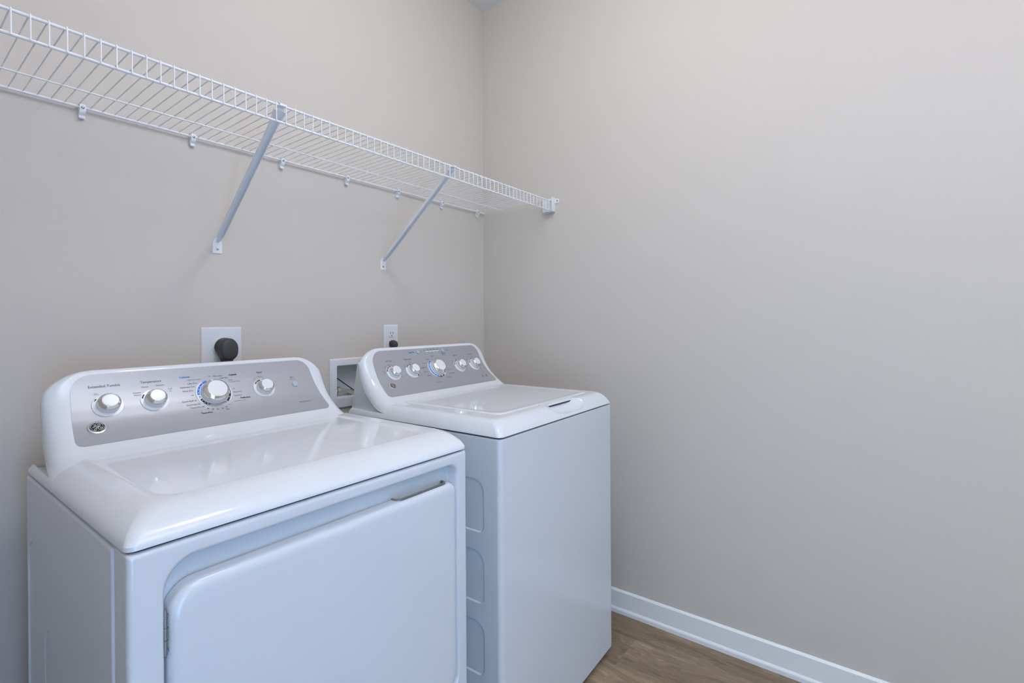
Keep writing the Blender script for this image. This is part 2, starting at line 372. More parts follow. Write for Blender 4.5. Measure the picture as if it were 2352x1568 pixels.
# cabinet core with the wrapped-around front and side panels
MB().box(.004, .682, .048, .626, .022, .9155).build('cabinet', M_enamel, dry)
R = lambda i, y: [(x, y, z) for x, z in rrect(.0012 + i, .6848 - i, .020 + i, .9172 - i, .004, 8)]
def opening(i, y, r=(.03, .03, .028, .046)):
    return [(x, y, z) for x, z in rrect(.0423 + i, .6530 - i, .352 + i, .8935 - i, [max(.004, q - i * .5) for q in r], 8)]
MB().loft([R(.004, .052), R(0, .052), R(0, .010), R(.001, .005), R(.0035, .0015), R(.008, 0), opening(-.003, 0), opening(0, .0010), opening(.0025, .0040), opening(.0045, .012), opening(.006, .026), opening(.012, .033)]).build('front_panel', M_enamel, dry, angle=55)
def slab(x0, x1): return MB().box(x0, x1, .0565, .631, .021, .9140, bev=.0050, seg=4)
sp = slab(-.0012, .0105).build('side_panel', M_enamel, dry)
c1 = MB(); c1.loft([[(-.01, y, z) for y, z in rrect(.084, .622, .06, .786, .05, 8)], [(-.0010, y, z) for y, z in rrect(.084, .622, .06, .786, .05, 8)], [(.0016, y, z) for y, z in rrect(.0866, .6194, .0626, .7834, .0475, 8)]])
c2 = MB(); c2.loft([[(-.01, y, z) for y, z in rrect(.20, .49, .14, .652, .05, 8)], [(.0017, y, z) for y, z in rrect(.20, .49, .14, .652, .05, 8)], [(.0036, y, z) for y, z in rrect(.203, .487, .143, .649, .045, 8)]])
boolean_cut(sp, [c1.build('cut', M_enamel), c2.build('cut', M_enamel)], angle=40)
slab(.6755, .6872).build('side_panel', M_enamel, dry)
MB().loft([[(x, y, z) for x, y in rrect(.008, .678, .008, .622, .008)] for z in (.912, .9225)]).build('gap_shade_filler', M_dark, dry)  # near-black filler stands in for the shade in the gap below the top
for x in (.05, .636):
    for y in (.06, .57): MB().lathe([(.018, 0), (.018, .008), (.008, .010), (.008, .024)], 20, Matrix.Translation((x, y, 0))).build('foot', M_dark, dry)
# top panel: sloping rim, flat deck, shallow dished field
def dring(f, s, z, r): return ring3(rrect(s, .686 - s * .35, f, .632 - min(f, .006), [r, r, .012, .012], 8), z)
prof = [(.004, .002, .9206, .012), (0, 0, .9212, .014), (0, 0, .9275, .014), (.0050, .0035, .9335, .014), (.0125, .0085, .9402, .015), (.0250, .0175, .9475, .017), (.0380, .0280, .9537, .019), (.0480, .0365, .9574, .021), (.0580, .0450, .9597, .024), (.0700, .0550, .9612, .030)]
rings = [dring(f, s, z, r) for f, s, z, r in prof]
fld = lambda i, z: ring3(rrect(.062 + i, .630 - i, .078 + i * .8, .470 - i, [.045, .045, .012, .012], 8), z)
rings += [fld(-.004, .9617), fld(0, .9615), fld(.004, .9600), fld(.009, .9583), fld(.013, .9580)]
top = MB().loft(rings).build('top_panel', M_gloss, dry, angle=60)
boolean_cut(top, [MB().box(-.05, .74, .470, .70, .9368, 1.0).build('cut', M_gloss), MB().box(.0085, .6775, .500, .628, .926, 1.0).build('cut', M_gloss)], angle=40)
CD.shell(dry, M_gloss)
bk = [(.508, .9245), (.512, .944), (.548, .975), (.575, 1.005), (.593, 1.035), (.604, 1.065), (.608, 1.09), (.622, 1.09), (.626, .9245)]
MB().loft([[(x, y, z) for y, z in bk] for x in (.055, .631)]).build('console_back', M_steelw, dry, angle=30)
CD.panel(dry, M_panel)
# door, notch and pull, hinge
DR = lambda i, y, r=(.03, .03, .022, .042): [(x, y, z) for x, z in rrect(.0502 + i, .6508 - i, .357 + i, .8490 - i, [max(.004, q - i * .4) for q in r], 8)]
door = MB().loft([DR(.003, .0315), DR(0, .0295), DR(0, .014), DR(.0012, .0085), DR(.0045, .0040), DR(.0095, .0012), DR(.016, .0002), DR(.022, 0)]).build('door', M_enamel, dry, angle=60)
nx0, nx1 = .474, .628
cut = MB().loft([[(x, y, z) for x, y in rrect(nx0, nx1, .0085, .05, [.016, .016, .001, .001], 6)] for z in (.8405, .87)]).build('cut', M_enamel)
boolean_cut(door, [cut], angle=50)
oR = rrect(nx0 + .0002, nx1 - .0002, .0088, .0300, [.016, .016, .0005, .0005], 6); iR = rrect(nx0 + .0042, nx1 - .0042, .0132, .0300, [.012, .012, .0005, .0005], 6)
k0 = 7; idx = list(range(0, 14))
strip = [[(oR[i][0], oR[i][1], .8408), (oR[i][0], oR[i][1], .8516), (iR[i][0], iR[i][1], .8516), (iR[i][0], iR[i][1], .8408)] for i in idx]
strip = [[(nx0 + .0002, .0300, .8408), (nx0 + .0002, .0300, .8516), (nx0 + .0042, .0300, .8516), (nx0 + .0042, .0300, .8408)]] + strip + [[(nx1 - .0002, .0300, .8408), (nx1 - .0002, .0300, .8516), (nx1 - .0042, .0300, .8516), (nx1 - .0042, .0300, .8408)]]
MB().loft(strip).build('door_pull', M_satin, door, angle=30)
hb = MB(); hx, hy = .0470, .0055
hb.tube([(hx, hy, .757), (hx, hy, .822)], .0026, 12).box(hx - .0034, hx - .0022, hy + .001, hy + .02, .752, .826, .0004)
for z0, z1, rr in ((.768, .779, .0036), (.781, .797, .0040), (.799, .810, .0036)): hb.tube([(hx, hy, z0), (hx, hy, z1)], rr, 14)
hb.box(hx - .003, hx + .0042, hy - .0018, hy + .004, .812, .816, .0006).box(hx - .003, hx + .0042, hy - .0018, hy + .004, .7615, .7655, .0006)
hb.build('hinge', M_screw, dry)
# knobs, plates, markings
ZK = 1.0490
kn = [(.1226, False, 14), (.2123, False, -42), (.3428, True, -16), (.4722, False, -46)]
for x, big, ang in kn:
    make_plate(dry, CD, x, ZK if not big else 1.0500, .043 if big else .0293)
    make_knob(dry, CD, x, ZK if not big else 1.0500, big, ang)
make_badge(dry, CD, .0947, 1.0078)
make_button(dry, CD, .5639, 1.0497, .0085)
dp = .0037
class Marks:
    def __init__(s, parent): s.p = parent; s.c = {}
    def __getitem__(s, k): return s.c.setdefault(k, MB())
    def finish(s):
        for k, mb in s.c.items(): mb.build('dial_scale' if k[0] == 'scale' else 'lettering', [M_black, M_greyp, M_blue, M_knobw], s.p, smooth=False)
MK = Marks(dry); KX = [.1226, .2123, .3428, .4722, .5639]
def near(x): return min(KX, key=lambda q: abs(q - x) / (2.2 if q == KX[2] else 1))
mk = MK['scale', KX[2]]
Mm = CD.frame(.3428, 1.0500, 0.0)
arc_band(mk, Mm, .0345, .0395, -92, -18, dp, mi=2); arc_band(mk, Mm, .0345, .0395, -112, -207, dp, mi=0)
arc_band(mk, Mm, .0345, .0395, 138, 118, dp, mi=0); arc_band(mk, Mm, .0345, .0395, 115, 82, dp, mi=0)
for a in (-102, 146, 75): dot(mk, Mm, .0372, a, .0013, dp + .0002, 0)
for a in (-84, -68, -54): dot(mk, Mm, .0370, a, .0011, dp + .0003, 3)
for a in (-120, -131, -143, -155, -167, -179, -190, -201, 98, 80): dot(mk, Mm, .0370, a, .0011, dp + .0003, 3)
arc_band(mk, Mm, .0395, .0445, -38.7, -37.3, dp - .002, 1, mi=0); arc_band(mk, Mm, .0395, .0455, 117.2, 118.4, dp - .002, 1, mi=0)
arc_band(mk, Mm, .0340, .0400, -38.6, -37.4, dp + .0004, 1, mi=3); arc_band(mk, Mm, .0340, .0400, 116.2, 117.4, dp + .0004, 1, mi=3)
mk = MK['scale', KX[0]]; M1 = CD.frame(.1226, ZK, 0.0); arc_band(mk, M1, .0243, .0270, -62, -48, dp); dot(mk, M1, .0256, -59, .0008, dp + .0003, 3)
mk = MK['scale', KX[3]]; M4 = CD.frame(.4722, ZK, 0.0); arc_band(mk, M4, .0240, .0272, -58, -40, dp); arc_band(mk, M4, .0240, .0272, -36, -10, dp); dot(mk, M4, .0256, -55, .0009, dp + .0003, 3)
mk = MK['scale', KX[1]]; M2 = CD.frame(.2123, ZK, 0.0); arc_band(mk, M2, .0243, .0270, -75, -50, dp)
w = lambda b, x, z, size, al='C', mi=0, **k: write(MK['text', near(x) if b[:6] != 'Sensor' else 9], CD, b, x, z, size, al, mi=mi, **k)
w('Extended Tumble', .1221, 1.0885, .0072, width=.0576); w('On', .1055, 1.0728, .0062, mi=1)
w('Temperature', .2110, 1.0895, .0072, width=.0430); w('Casuals', .1975, 1.0795, .0048, mi=1); w('Delicates', .2285, 1.0805, .0048, mi=1)
w('Cottons', .1800, 1.0680, .0050, mi=1); w('Normal', .1800, 1.0628, .0044, mi=1); w('Fluff', .2480, 1.0695, .0050, mi=1); w('Air', .2480, 1.0645, .0044, mi=1)
w('Cottons', .2833, 1.0935, .0070, mi=2, bold=.00025); w('Extended Tumble', .3040, 1.0862, .0040, 'C', 1)
w('Less Dry', .3085, 1.0770, .0058, 'R'); w('Optimum Dry', .3025, 1.0690, .0058, 'R'); w('More Dry', .2965, 1.0600, .0058, 'R'); w('Off', .2955, 1.0485, .0050, 'R', 1)
w('Quick Fluff 10', .2975, 1.0360, .0056, 'R'); w('Dewrinkle 20', .3035, 1.0275, .0056, 'R'); w('Damp Dry 30', .3105, 1.0205, .0056, 'R')
for b, x, z in (('40', .3165, 1.0148), ('50', .3268, 1.0120), ('60', .3380, 1.0110), ('70', .3495, 1.0112), ('80', .3600, 1.0135), ('Min.', .3612, 1.0080)): w(b, x, z, .0054)
w('Time Dry', .3104, 1.0062, .0066, bold=.0003); w('Off', .3402, 1.0910, .0048, mi=1); w('More Dry', .3610, 1.0900, .0056); w('Less Dry', .3755, 1.0840, .0056)
w('Casuals', .3986, 1.0900, .0068, bold=.00025); w('Damp', .3855, 1.0775, .0042, 'L', 1); w('Extended Tumble', .3865, 1.0725, .0040, 'L', 1)
w('Off', .3890, 1.0545, .0048, 'L', 1); w('More Dry', .3900, 1.0455, .0054, 'L'); w('Less Dry', .3895, 1.0370, .0054, 'L'); w('Delicates', .4145, 1.0295, .0068, bold=.00025)
w('Extended Tumble', .3850, 1.0240, .0040, 'L', 1); w('Off', .3650, 1.0180, .0050, 'L', 1)
w('Signal', .4694, 1.0900, .0070); w('Off', .4520, 1.0735, .0044, mi=1); w('Medium', .4700, 1.0785, .0042, mi=1)
w('Start', .5605, 1.0685, .0064); w('Push to start', .5605, 1.0635, .0036, mi=1); w('Sensor Dry\u2122', .5699, 1.0010, .0062)
MK.finish()

# ================================================================== WASHING MACHINE
Ax, Ay, Ath = -0.2435, -0.8271, 0.0193
was = empty('washing_machine', (Ax - 0.686 * math.cos(Ath), Ay - 0.686 * math.sin(Ath), 0), Ath)
tag(was, 'white top-loading washer with a grey five-knob console, standing in the corner by the right wall', 'washer')
CW = Console(1.06, 0.9660)
bodyR = lambda i, z: ring3(rrect(i, .686 - i, i, .640 - i, [.014, .014, .010, .010], 8), z)
body = MB().loft([bodyR(.006, .0185), bodyR(.001, .020), bodyR(0, .024), bodyR(0, .9180), bodyR(.001, .9212), bodyR(.004, .9225)]).build('cabinet', M_enamel, was, angle=50)
cuts = []
for z0, z1 in ((.664, .8075), (.4715, .6145), (.278, .4225)):
    r_ = [.024, .024, .040, .040]
    cuts.append(MB().loft([[(-.02, y, z) for y, z in rrect(.0570, .52, z0, z1, [.020, .020, .035, .035], 8)], [(.0002, y, z) for y, z in rrect(.0570, .52, z0, z1, [.020, .020, .035, .035], 8)], [(.0034, y, z) for y, z in rrect(.0600, .517, z0 + .0030, z1 - .0030, [.017, .017, .032, .032], 8)]]).build('cut', M_enamel))
boolean_cut(body, cuts, angle=40)
MB().loft([[(x, y, z) for x, y in rrect(.008, .678, .008, .628, .008)] for z in (.918, .929)]).build('gap_shade_filler', M_dark, was)  # dark ring paints the shaded gap between cabinet and top panel
for x in (.06, .626):
    for y in (.06, .58): MB().lathe([(.020, 0), (.020, .010), (.008, .012), (.008, .024)], 20, Matrix.Translation((x, y, 0))).build('foot', M_dark, was)
def wring(f, s, z, r): return ring3(rrect(s, .686 - s * .45, f, .652 - min(f, .006), [r, r, .012, .012], 8), z)
prof = [(.004, .003, .9262, .014), (0, 0, .9268, .016), (.0004, .0004, .9295, .016), (.0050, .0040, .9375, .017), (.0110, .0085, .9450, .018), (.0190, .0145, .9535, .020), (.0280, .0215, .9600, .022), (.0360, .0285, .9638, .024), (.0440, .0360, .9657, .025), (.0560, .0470, .9662, .028)]
top = MB().loft([wring(f, s, z, r) for f, s, z, r in prof]).build('top_panel', M_gloss, was, angle=60)
bm = bmesh.new(); bmesh.ops.create_uvsphere(bm, u_segments=64, v_segments=40, radius=1)
for p in bm.verts: p.co.x = math.copysign(abs(p.co.x) ** 0.6, p.co.x)
sc = MB().bm(bm, 0, Matrix.Translation((.396, .021, .986)) @ Matrix.Diagonal((.120, .041, .0545, 1))).build('cut', M_gloss)
boolean_cut(top, [sc, MB().box(-.05, .74, .470, .70, .9418, 1.0).build('cut', M_gloss)], angle=40)
# lid
LR = lambda i, z: ring3(rrect(.090 + i, .640 - i, .0705 + i, .500 - i, [.034, .030, .008, .008], 8), z)
lid = MB().loft([LR(.004, .9635), LR(.0006, .9640), LR(0, .9660), LR(.0010, .9676), LR(.0034, .9688), LR(.008, .9692), LR(.013, .9690), LR(.020, .9682), LR(.030, .9678)])
lr = lambda x: [(x, y, z) for y, z in ((.0770, .9682), (.0700, .9680), (.0620, .9668), (.0530, .9637), (.0505, .9622), (.0505, .9612), (.0525, .9604), (.0770, .9604))]
lid.loft([lr(.292), lr(.497)])
lid.build('lid', M_gloss, was, angle=50)
MB().box(.302, .488, .0520, .060, .9560, .9606).build('lid_gap_shade', M_dark, was)  # black box painted in as the shade beneath the lid's front lip
MB().lathe([(.0016, .964), (.0016, .9715), (.0004, .972)], 12, Matrix.Translation((.1005, .506, 0))).build('lid_hinge_pin', M_dark, was)
CW.shell(was, M_gloss)
bk = [(.472, .9405), (.505, .945), (.528, .960), (.545, .975), (.575, 1.006), (.594, 1.036), (.605, 1.066), (.608, 1.092), (.617, 1.096), (.649, .9405)]
MB().loft([[(x, y, z) for y, z in bk] for x in (.0175, .6685)]).build('console_back', M_steelw, was, angle=30)
CW.panel(was, M_panel)
ZW = 1.0530
kw = [(.1318, False, -58), (.2201, False, 122), (.3450, True, 182), (.4764, False, -68), (.5660, False, -72)]
for x, big, ang in kw:
    make_plate(was, CW, x, ZW, .043 if big else .0293); make_knob(was, CW, x, ZW, big, ang)
make_badge(was, CW, .0984, 1.0130, .0150)
make_button(was, CW, .2760, 1.1180, .0070); make_button(was, CW, .4084, 1.1180, .0070)
ind = MB()
for k in range(4):
    M_ = CW.frame(.325 + .0185 * k, 1.1180, 0.0012); ind.box(-.0078, .0078, -.0016, .0016, -.0005, .0008); n = 8
    for q in range(len(ind.v) - 8, len(ind.v)): ind.v[q] = tuple(M_ @ Vector(ind.v[q]))
ind.build('indicator_lights', M_knobw, was)
MK = Marks(was); KX = [.1318, .2201, .3450, .4764, .5660]
w = lambda b, x, z, size, al='C', mi=0, **k: write(MK['text', near(x) if z < 1.1 else ('a' if x < .3 else 'b' if x < .4 else 'c')], CW, b, x, z, size, al, mi=mi, **k)
for x, segs in ((.1318, ((-75, -52), (-47, -25), (-18, -6))), (.2201, ((-52, -18), (-9, 5), (128, 150))), (.4764, ((-78, -58), (-52, -38), (-33, -14), (-8, 0))), (.5660, ((-75, -52), (-46, -30), (-24, -8), (0, 8)))):
    Mq = CW.frame(x, ZW, 0.0); mk = MK['scale', x]
    for a0, a1 in segs: arc_band(mk, Mq, .0245, .0276, a0, a1, dp)
Mm = CW.frame(.3450, ZW, 0.0); mk = MK['scale', .3450]
arc_band(mk, Mm, .0352, .0398, -6, -166, dp, mi=2); arc_band(mk, Mm, .0352, .0398, -169, -188, dp); arc_band(mk, Mm, .0352, .0398, 162, 148, dp); arc_band(mk, Mm, .0352, .0398, 128, 112, dp)
for a in (-24, -44, -64, -86, -108, -130, -150): arc_band(mk, Mm, .0352, .0398, a - .7, a + .7, dp + .0003, 1, mi=3)
arc_band(mk, Mm, .044, .050, -140.6, -139.2, .0008, 1, mi=3)
w('Soil Level', .1285, 1.0925, .0072); w('Medium', .1265, 1.0800, .0046, mi=1); w('Light', .1055, 1.0735, .0044, mi=1); w('Extra', .0930, 1.0600, .0044, mi=1); w('Light', .0950, 1.0555, .0044, mi=1)
w('Heavy', .1615, 1.0370, .0044, mi=1)
w('Temperature', .2168, 1.0930, .0072, width=.0420); w('with auto sensor', .2175, 1.0868, .0040, mi=1); w('Cold', .2200, 1.0805, .0046, mi=1); w('Tap', .1930, 1.0715, .0044, mi=1); w('Cold', .1940, 1.0670, .0044, mi=1); w('Warm', .2480, 1.0430, .0046, mi=1); w('Hot', .2430, 1.0325, .0046, mi=1)
w('Deep Fill', .2440, 1.1160, .0078, mi=2, bold=.0002); w('Clean', .2950, 1.1165, .0044, mi=1)
for k, b in enumerate(('Lid', 'Soak', 'Wash', 'Rinse', 'Spin')): w(b, .3110 + .0180 * k, 1.1222, .0052)
w('Start', .4290, 1.1215, .0048, 'L', 1); w('2nd Rinse', .4300, 1.1150, .0042, 'L', 1); w('Start/Pause', .4110, 1.1045, .0054); w('hold to reset', .4110, 1.0985, .0044)
w('Colors', .3440, 1.0965, .0058); w('Whites', .3170, 1.0868, .0056); w('Normal', .3000, 1.0745, .0056, 'R'); w('Speed Wash', .2935, 1.0590, .0056, 'R'); w('Bulky Items', .2960, 1.0435, .0056, 'R'); w('Delicates', .2990, 1.0300, .0056, 'R')
w('Drain & Spin', .3130, 1.0055, .0056); w('Deep Clean', .3850, 1.0165, .0056); w('Towels/Sheets', .3920, 1.0285, .0056, 'L'); w('Active Wear', .3950, 1.0425, .0052, 'L')
w('Options', .4721, 1.0925, .0072); w('Off', .4700, 1.0805, .0044, mi=1); w('Warm', .4480, 1.0725, .0044, mi=1); w('Rinse', .4460, 1.0665, .0044, mi=1); w('Fabric', .4420, 1.0510, .0044, mi=1)
w('Load Size', .5635, 1.0925, .0070); w('Small', .5380, 1.0735, .0044, mi=1); w('S', .5640, 1.0800, .0050, mi=1)
# two small pictograms low on the panel
for x, b in ((.5700, 'o'), (.5930, '=')):
    mk = MK['icon', x]; Mq = CW.frame(x, 1.0050, 0.0); arc_band(mk, Mq, .0040, .0052, 0, 300, .0016, mi=1); write(mk, CW, b, x, 1.0030, .0070, mi=1)
MK.finish()

# ================================================================== WIRE SHELF
ZS, ZB, YB, YFt, LIP = 1.7857, 1.7837, -0.0120, -0.4147, 0.0425
shelf = empty('wire_shelf', (0, 0, 1.74))
tag(shelf, 'long white coated wire shelf running along the back wall above both machines', 'shelf')
zo = lambda z: z - 1.74
XS = -2.112
MB().tube([(XS, YFt, zo(ZS)), (-.004, YFt, zo(ZS))], .0031, 12).build('front_rail', M_wire, shelf)
MB().tube([(XS, YFt, zo(ZS - LIP)), (-.004, YFt, zo(ZS - LIP))], .0031, 12).build('lip_rail', M_wire, shelf)
MB().tube([(XS, YB, zo(ZB)), (-.004, YB, zo(ZB))], .0032, 12).build('back_rail', M_wire, shelf)
MB().tube([(XS, -.135, zo(1.7812)), (-.004, -.135, zo(1.7812))], .0021, 10).build('middle_rail', M_wire, shelf)
wz = .0043
wp = [(0, YB + .004, zo(ZB) + .0035), (0, YB - .004, zo(ZB) + .0043), (0, -.21, zo((ZS + ZB) / 2) + wz), (0, YFt + .003, zo(ZS) + wz), (0, YFt - .0022, zo(ZS) + .0036), (0, YFt - .0042, zo(ZS) + .0005), (0, YFt - .0044, zo(ZS) - .006), (0, YFt - .0044, zo(ZS - LIP) - .002)]
wire0 = MB().tube(wp, .00135, 8).build('cross_wire', M_wire, shelf)
xs = [-1.7708 + k * .0249 for k in range(-13, 71)]
wire0.location.x = xs[0]
for x in xs[1:]:
    c = wire0.copy(); c.location.x = x; c.parent = shelf; COL.objects.link(c)

# clips that hold the back rail
def make_clip():
    o = empty('shelf_clip', (0, 0, ZB - .02))
    b = MB()
    prof = [(-.0005, .0085), (-.0070, .0085), (-.0115, .0245), (-.0165, .0260), (-.0185, .0230), (-.0175, .0160), (-.0135, .0060), (-.0095, .0020), (-.0120, -.0030), (-.0115, -.0055), (-.0080, -.0045), (-.0005, .0020)]
    prof = [(-.0005, .030), (-.0090, .030), (-.0160, .0265), (-.0175, .0215), (-.0170, .0090), (-.0120, .0045), (-.0075, .0005), (-.0105, -.0055), (-.0090, -.0078), (-.0005, -.0030)]
    b.loft([[(x, y, z) for y, z in prof] for x in (-.0062, .0062)])
    b.build('clip_body', M_wire, o, angle=50)
    MB().lathe([(.0036, 0), (.0036, .0012), (.0022, .0020), (.0005, .0021)], 16, Matrix.Translation((0, -.0172, .0185)) @ Matrix.Rotation(PI / 2, 4, 'X')).build('screw', M_screw, o)
    return o
clip0 = make_clip()
clips = [(-1.5888, 'white rail clip at far left of the wire shelf, left of both braces'), (-1.3368, 'white rail clip just left of the left shelf brace'), (-1.0657, 'white rail clip just right of the left shelf brace'),
         (-.812, 'white rail clip midway between the two shelf braces'), (-.5652, 'white rail clip behind the upper half of the right shelf brace'), (-.3063, 'white rail clip between the right shelf brace and the room corner'), (-.0548, 'white rail clip nearest the room corner at the shelf end')]
for i, (x, lab) in enumerate(clips):
    if i == 0: o = clip0
    else:
        o = clip0.copy(); COL.objects.link(o)
        for ch in clip0.children:
            c = ch.copy(); c.parent = o; COL.objects.link(c)
    o.location.x = x; tag(o, lab, 'clip', 'rail clips along the back of the wire shelf')

# diagonal braces
def make_brace():
    o = empty('shelf_brace', (0, 0, 1.4475)); zz = lambda z: z - 1.4475
    pl = [(-.0136, 0), (.0136, 0), (.0136, .030), (.0115, .0385), (.0060, .0475), (-.0060, .0475), (-.0115, .0385), (-.0136, .030)]
    MB().loft([[(x, y, z) for x, z in pl] for y in (-.0005, -.0022)]).build('wall_plate', M_wire, o)
    MB().lathe([(.0036, 0), (.0034, .0014), (.0018, .0022), (.0004, .0023)], 16, Matrix.Translation((0, -.0022, .0125)) @ Matrix.Rotation(PI / 2, 4, 'X')).build('screw', M_screw, o)
    A = Vector((0, -.0040, zz(1.4825))); B = Vector((-.0125, -.4040, zz(1.7755))); d = (B - A).normalized(); sx = Vector((1, 0, 0)); nn = d.cross(sx).normalized()
    secs = [(0, .0035, .002), (.025, .0060, .003), (.06, .0085, .0048), (.12, .0090, .0055), (.80, .0090, .0055), (.885, .0098, .0055), (.93, .0110, .0045), (.985, .0150, .0030), (1.0, .0150, .0022)]
    b = MB()
    U = lambda p, w, h: [p + sx * w + nn * h, p + sx * w - nn * h, p + sx * (w - .0018) - nn * h, p + sx * (w - .0018) + nn * (h - .0018), p - sx * (w - .0018) + nn * (h - .0018), p - sx * (w - .0018) - nn * h, p - sx * w - nn * h, p - sx * w + nn * h]
    b.loft([U(A + (B - A) * t, w, h) for t, w, h in secs])
    b.build('strut', M_wire, o, angle=30)
    h = MB(); y0 = YFt; z0 = zz(ZS)
    hk = lambda x: [(x, y0 + .0105, z0 - .010), (x, y0 + .0085, z0 + .002), (x, y0 + .004, z0 + .0056), (x, y0 - .003, z0 + .0056), (x, y0 - .0070, z0 + .0030), (x, y0 - .0070, z0 - .002), (x, y0 - .0055, z0 - .002), (x, y0 - .0052, z0 + .0024), (x, y0 - .0020, z0 + .0042), (x, y0 + .003, z0 + .0042), (x, y0 + .0070, z0 + .001), (x, y0 + .0090, z0 - .010)]
    h.loft([hk(-.0215), hk(-.0035)])
    h.build('rail_hook', M_wire, o, angle=50)
    return o
br0 = make_brace(); br0.location.x = -1.2685
br1 = br0.copy(); COL.objects.link(br1); br1.location.x = -.6385
for ch in br0.children:
    c = ch.copy(); c.parent = br1; COL.objects.link(c)
tag(br0, 'white diagonal shelf brace on the left, above the dryer plug', 'shelf brace', 'diagonal braces under the wire shelf')
tag(br1, 'white diagonal shelf brace on the right, above the small wall outlet', 'shelf brace', 'diagonal braces under the wire shelf')

# end bracket on the right wall
eb = empty('shelf_end_bracket', (0, -.405, 1.7345)); tag(eb, 'small white plastic bracket holding the shelf end to the right wall', 'bracket')
b = MB(); b.box(-.003, -.0003, -.030, .034, 0, .066, .001).box(-.026, -.0025, -.0300, -.0265, .0005, .066, .0009).box(-.028, -.0025, -.0300, .022, 0, .0030, .0009).box(-.026, -.0025, .0200, .0230, .0005, .046, .0009)
b.build('bracket_body', M_wire, eb)
b = MB(); b.loft([[(x, y, z) for y, z in rrect(-.052, -.024, .040, .061, [.004, .002, .002, .010], 5)] for x in (-.0003, -.0032)]); b.build('screw_tab', M_wire, eb)
MB().lathe([(.0034, 0), (.0034, .0012), (.0018, .0018), (.0004, .0019)], 14, Matrix.Translation((-.0032, -.0420, .0505)) @ Matrix.Rotation(-PI / 2, 4, 'Y')).build('screw', M_screw, eb)

# ================================================================== OUTLETS AND PLUGS
def plate_mesh(x0, x1, z0, z1):
    R = lambda i, y: [(x, y, z) for x, z in rrect(x0 + i, x1 - i, z0 + i, z1 - i, .003, 4)]
    return MB().loft([R(0, -.0003), R(0, -.0018), R(.0030, -.0050), R(.0060, -.0058)])
do = empty('range_outlet', (-1.258, 0, 1.105)); tag(do, 'large square white wall plate with the heavy dryer plug in it', 'outlet')
plate_mesh(-.0587, .0587, 0, .1150).build('wall_plate', M_plate, do, angle=25)
MB().lathe([(.0300, .0050), (.0300, .0072), (.0285, .0080), (.002, .0080)], 40, Matrix.Translation((0, 0, .0540)) @ Matrix.Rotation(PI / 2, 4, 'X')).build('receptacle', M_plate, do)
for x, z in ((-.0290, .0850), (.0200, .0850), (-.0260, .020), (.0260, .020)):
    MB().lathe([(.0028, .0050), (.0028, .0064), (.0004, .0068)], 12, Matrix.Translation((x, 0, z)) @ Matrix.Rotation(PI / 2, 4, 'X')).build('plate_screw', M_plate, do)
dpg = empty('dryer_plug', (-1.2545, -.008, 1.159)); tag(dpg, 'thick dark grey round dryer plug pushed into the square wall plate', 'plug')
def sup(cx, cz, rx, rz, y, n=28, e=2.4):
    out = []
    for k in range(n):
        a = 2 * PI * k / n; c, s_ = math.cos(a), math.sin(a)
        out.append((cx + rx * math.copysign(abs(c) ** (2 / e), c), y, cz + rz * math.copysign(abs(s_) ** (2 / e), s_)))
    return out
b = MB(); b.loft([sup(0, 0, .0270, .0270, 0, e=2), sup(0, 0, .0285, .0285, -.003, e=2), sup(0, 0, .0285, .0285, -.010, e=2), sup(.0005, -.005, .0262, .0320, -.0125), sup(.0010, -.006, .0258, .0330, -.030), sup(.0010, -.008, .0245, .0310, -.039), sup(.0010, -.010, .0200, .0250, -.0425), sup(.0010, -.010, .010, .013, -.0430)])
b.build('plug_body', M_plug, dpg, angle=50)
b = MB(); b.tube([(0, -.020, -.015), (0, -.021, -.035), (0, -.022, -.060), (0, -.022, -.085)], [.021, .018, .0125, .010], 16)
for q in range(5): b.tube([(0, -.0215, -.040 - .008 * q), (0, -.0215, -.044 - .008 * q)], .0165 - .0012 * q, 16)
b.build('strain_relief', M_plug, dpg)
MB().tube([(0, -.022, -.08), (0, -.024, -.16), (.01, -.05, -.32), (.03, -.06, -.55), (.06, -.06, -.85), (.08, -.06, -1.0)], .0075, 12).build('power_cord', M_plug, dpg)

wo = empty('wall_outlet', (-.6015, 0, 1.107)); tag(wo, 'narrow white duplex wall outlet above the washer, one socket free', 'outlet')
plate_mesh(-.0363, .0363, 0, .1145).build('wall_plate', M_plate, wo, angle=25)
for zc in (.0380, .0765):
    R = lambda i, y: [(x, y, z) for x, z in rrect(-.0168 + i, .0168 - i, zc - .0142 + i, zc + .0142 - i, .008, 5)]
    rc = MB().loft([R(-.0006, -.0050), R(0, -.0070), R(.0008, -.0078)]).build('receptacle', M_plate, wo)
    b = MB(); b.box(-.0074, -.0052, -.0082, -.006, zc - .0005, zc + .0085).box(.0052, .0074, -.0082, -.006, zc + .0005, zc + .0085)
    b.lathe([(.0024, .006), (.0024, .0082)], 12, Matrix.Translation((0, 0, zc - .0070)) @ Matrix.Rotation(PI / 2, 4, 'X'))
    b.build('slots', M_dark, rc)
    R2 = lambda i, y: [(x, y, z) for x, z in rrect(-.0178 + i, .0178 - i, zc - .0152 + i, zc + .0152 - i, .009, 5)]
    MB().loft([R2(0, -.0052), R2(0, -.0060)]).build('socket_rim', M_steelw, wo)
MB().lathe([(.0024, .0050), (.0024, .0066), (.0004, .0070)], 12, Matrix.Translation((0, 0, .0572)) @ Matrix.Rotation(PI / 2, 4, 'X')).build('plate_screw', M_plate, wo)
wpg = empty('washer_plug', (-.6015, -.0085, 1.1435)); tag(wpg, 'small black washer plug in the lower socket of the narrow outlet', 'plug')
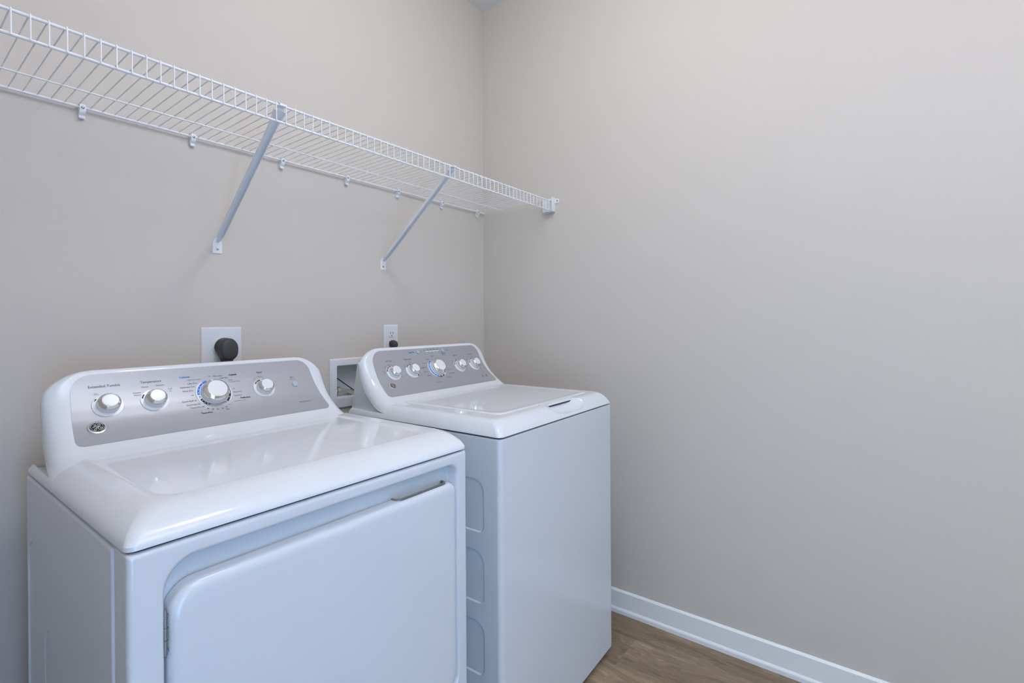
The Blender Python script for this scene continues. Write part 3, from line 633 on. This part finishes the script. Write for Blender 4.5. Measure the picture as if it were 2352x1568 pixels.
b = MB(); b.loft([sup(0, 0, .0150, .0130, 0), sup(0, 0, .0165, .0145, -.003), sup(0, 0, .0165, .0145, -.009), sup(0, -.002, .0135, .0150, -.013), sup(0, -.004, .0128, .0150, -.022), sup(0, -.004, .0100, .0090, -.0265), sup(0, -.004, .004, .004, -.027)])
b.build('plug_body', M_plug, wpg, angle=50)
MB().tube([(0, -.012, -.008), (0, -.0135, -.020), (0, -.014, -.034), (0, -.014, -.045)], [.0125, .0100, .0080, .0060], 14).build('strain_relief', M_plug, wpg)
MB().tube([(0, -.014, -.042), (0, -.016, -.10), (.01, -.03, -.25), (.03, -.04, -.5), (.05, -.04, -.8)], .0042, 10).build('power_cord', M_plug, wpg)

# ================================================================== RECESSED WASHER BOX
lb = empty('washer_valve_box', (-.766, 0, .9094)); tag(lb, 'white recessed valve box in the back wall between the two machines', 'valve box')
fx0, fx1, fz0, fz1 = -.8877 + .766, -.6463 + .766, 0, .1869; ix0, ix1, iz0, iz1 = -.8585 + .766, -.6755 + .766, .0395, .1597
def fr(i0, y): return [(x, y, z) for x, z in rrect(fx0 + i0, fx1 - i0, fz0 + i0, fz1 - i0, .002, 3)]
def fi(i0, y): return [(x, y, z) for x, z in rrect(ix0 + i0, ix1 - i0, iz0 + i0, iz1 - i0, .003, 3)]
MB().loft([fr(0, -.0003), fr(0, -.004), fr(.004, -.0075), fi(-.006, -.0085), fi(-.001, -.0075), fi(0, -.005), fi(0, .004)], cap0=False, cap1=False).build('frame', M_plate, lb, angle=30)
MB().loft([fi(-.0005, .003), fi(0, .004), fi(.002, .088)], cap0=False).build('recess', M_plate, lb, angle=30)
hs = empty('water_hose', (-.830, .012, .957)); tag(hs, 'braided metal water hose with a brass fitting inside the recessed valve box', 'hose')
X = lambda x, y, z: (x + .830, y - .012, z - .957)
b = MB(); b.tube([X(-.846, .030, .972), X(-.833, .030, .971)], .0095, 16).tube([X(-.838, .030, .9714), X(-.829, .030, .9706)], .0158, 8).tube([X(-.829, .030, .9705), X(-.818, .0295, .9695)], [.0105, .0095], 16)
b.build('fitting', M_brass, hs)
MB().tube([X(-.820, .0295, .9697), X(-.806, .029, .9690), X(-.790, .027, .9665), X(-.775, .024, .9600), X(-.762, .020, .9515), X(-.752, .012, .938), X(-.748, -.012, .915), X(-.747, -.024, .88), X(-.747, -.026, .80)], .0086, 14).build('hose', M_braid, hs)
vk = empty('valve_handle', (-.770, .045, .949)); tag(vk, 'dark valve handle low in the recessed valve box, right of the hose', 'valve')
MB().tube([(0, 0, 0), (0, 0, .010)], .007, 12).build('stem', M_brass, vk)
MB().box(-.018, .024, -.009, .009, .008, .019, .002).build('lever', M_satin, vk)
cb = empty('black_cable', (-.80, .05, 1.0)); tag(cb, 'thin black cable slanting down across the recessed valve box', 'cable')
MB().tube([(-.0560, .022, .0500), (-.030, .020, .0300), (.010, .010, -.0030), (.055, -.010, -.0420), (.075, -.030, -.055), (.085, -.072, -.068), (.086, -.078, -.14)], .0019, 8).build('cable', M_dark, cb)
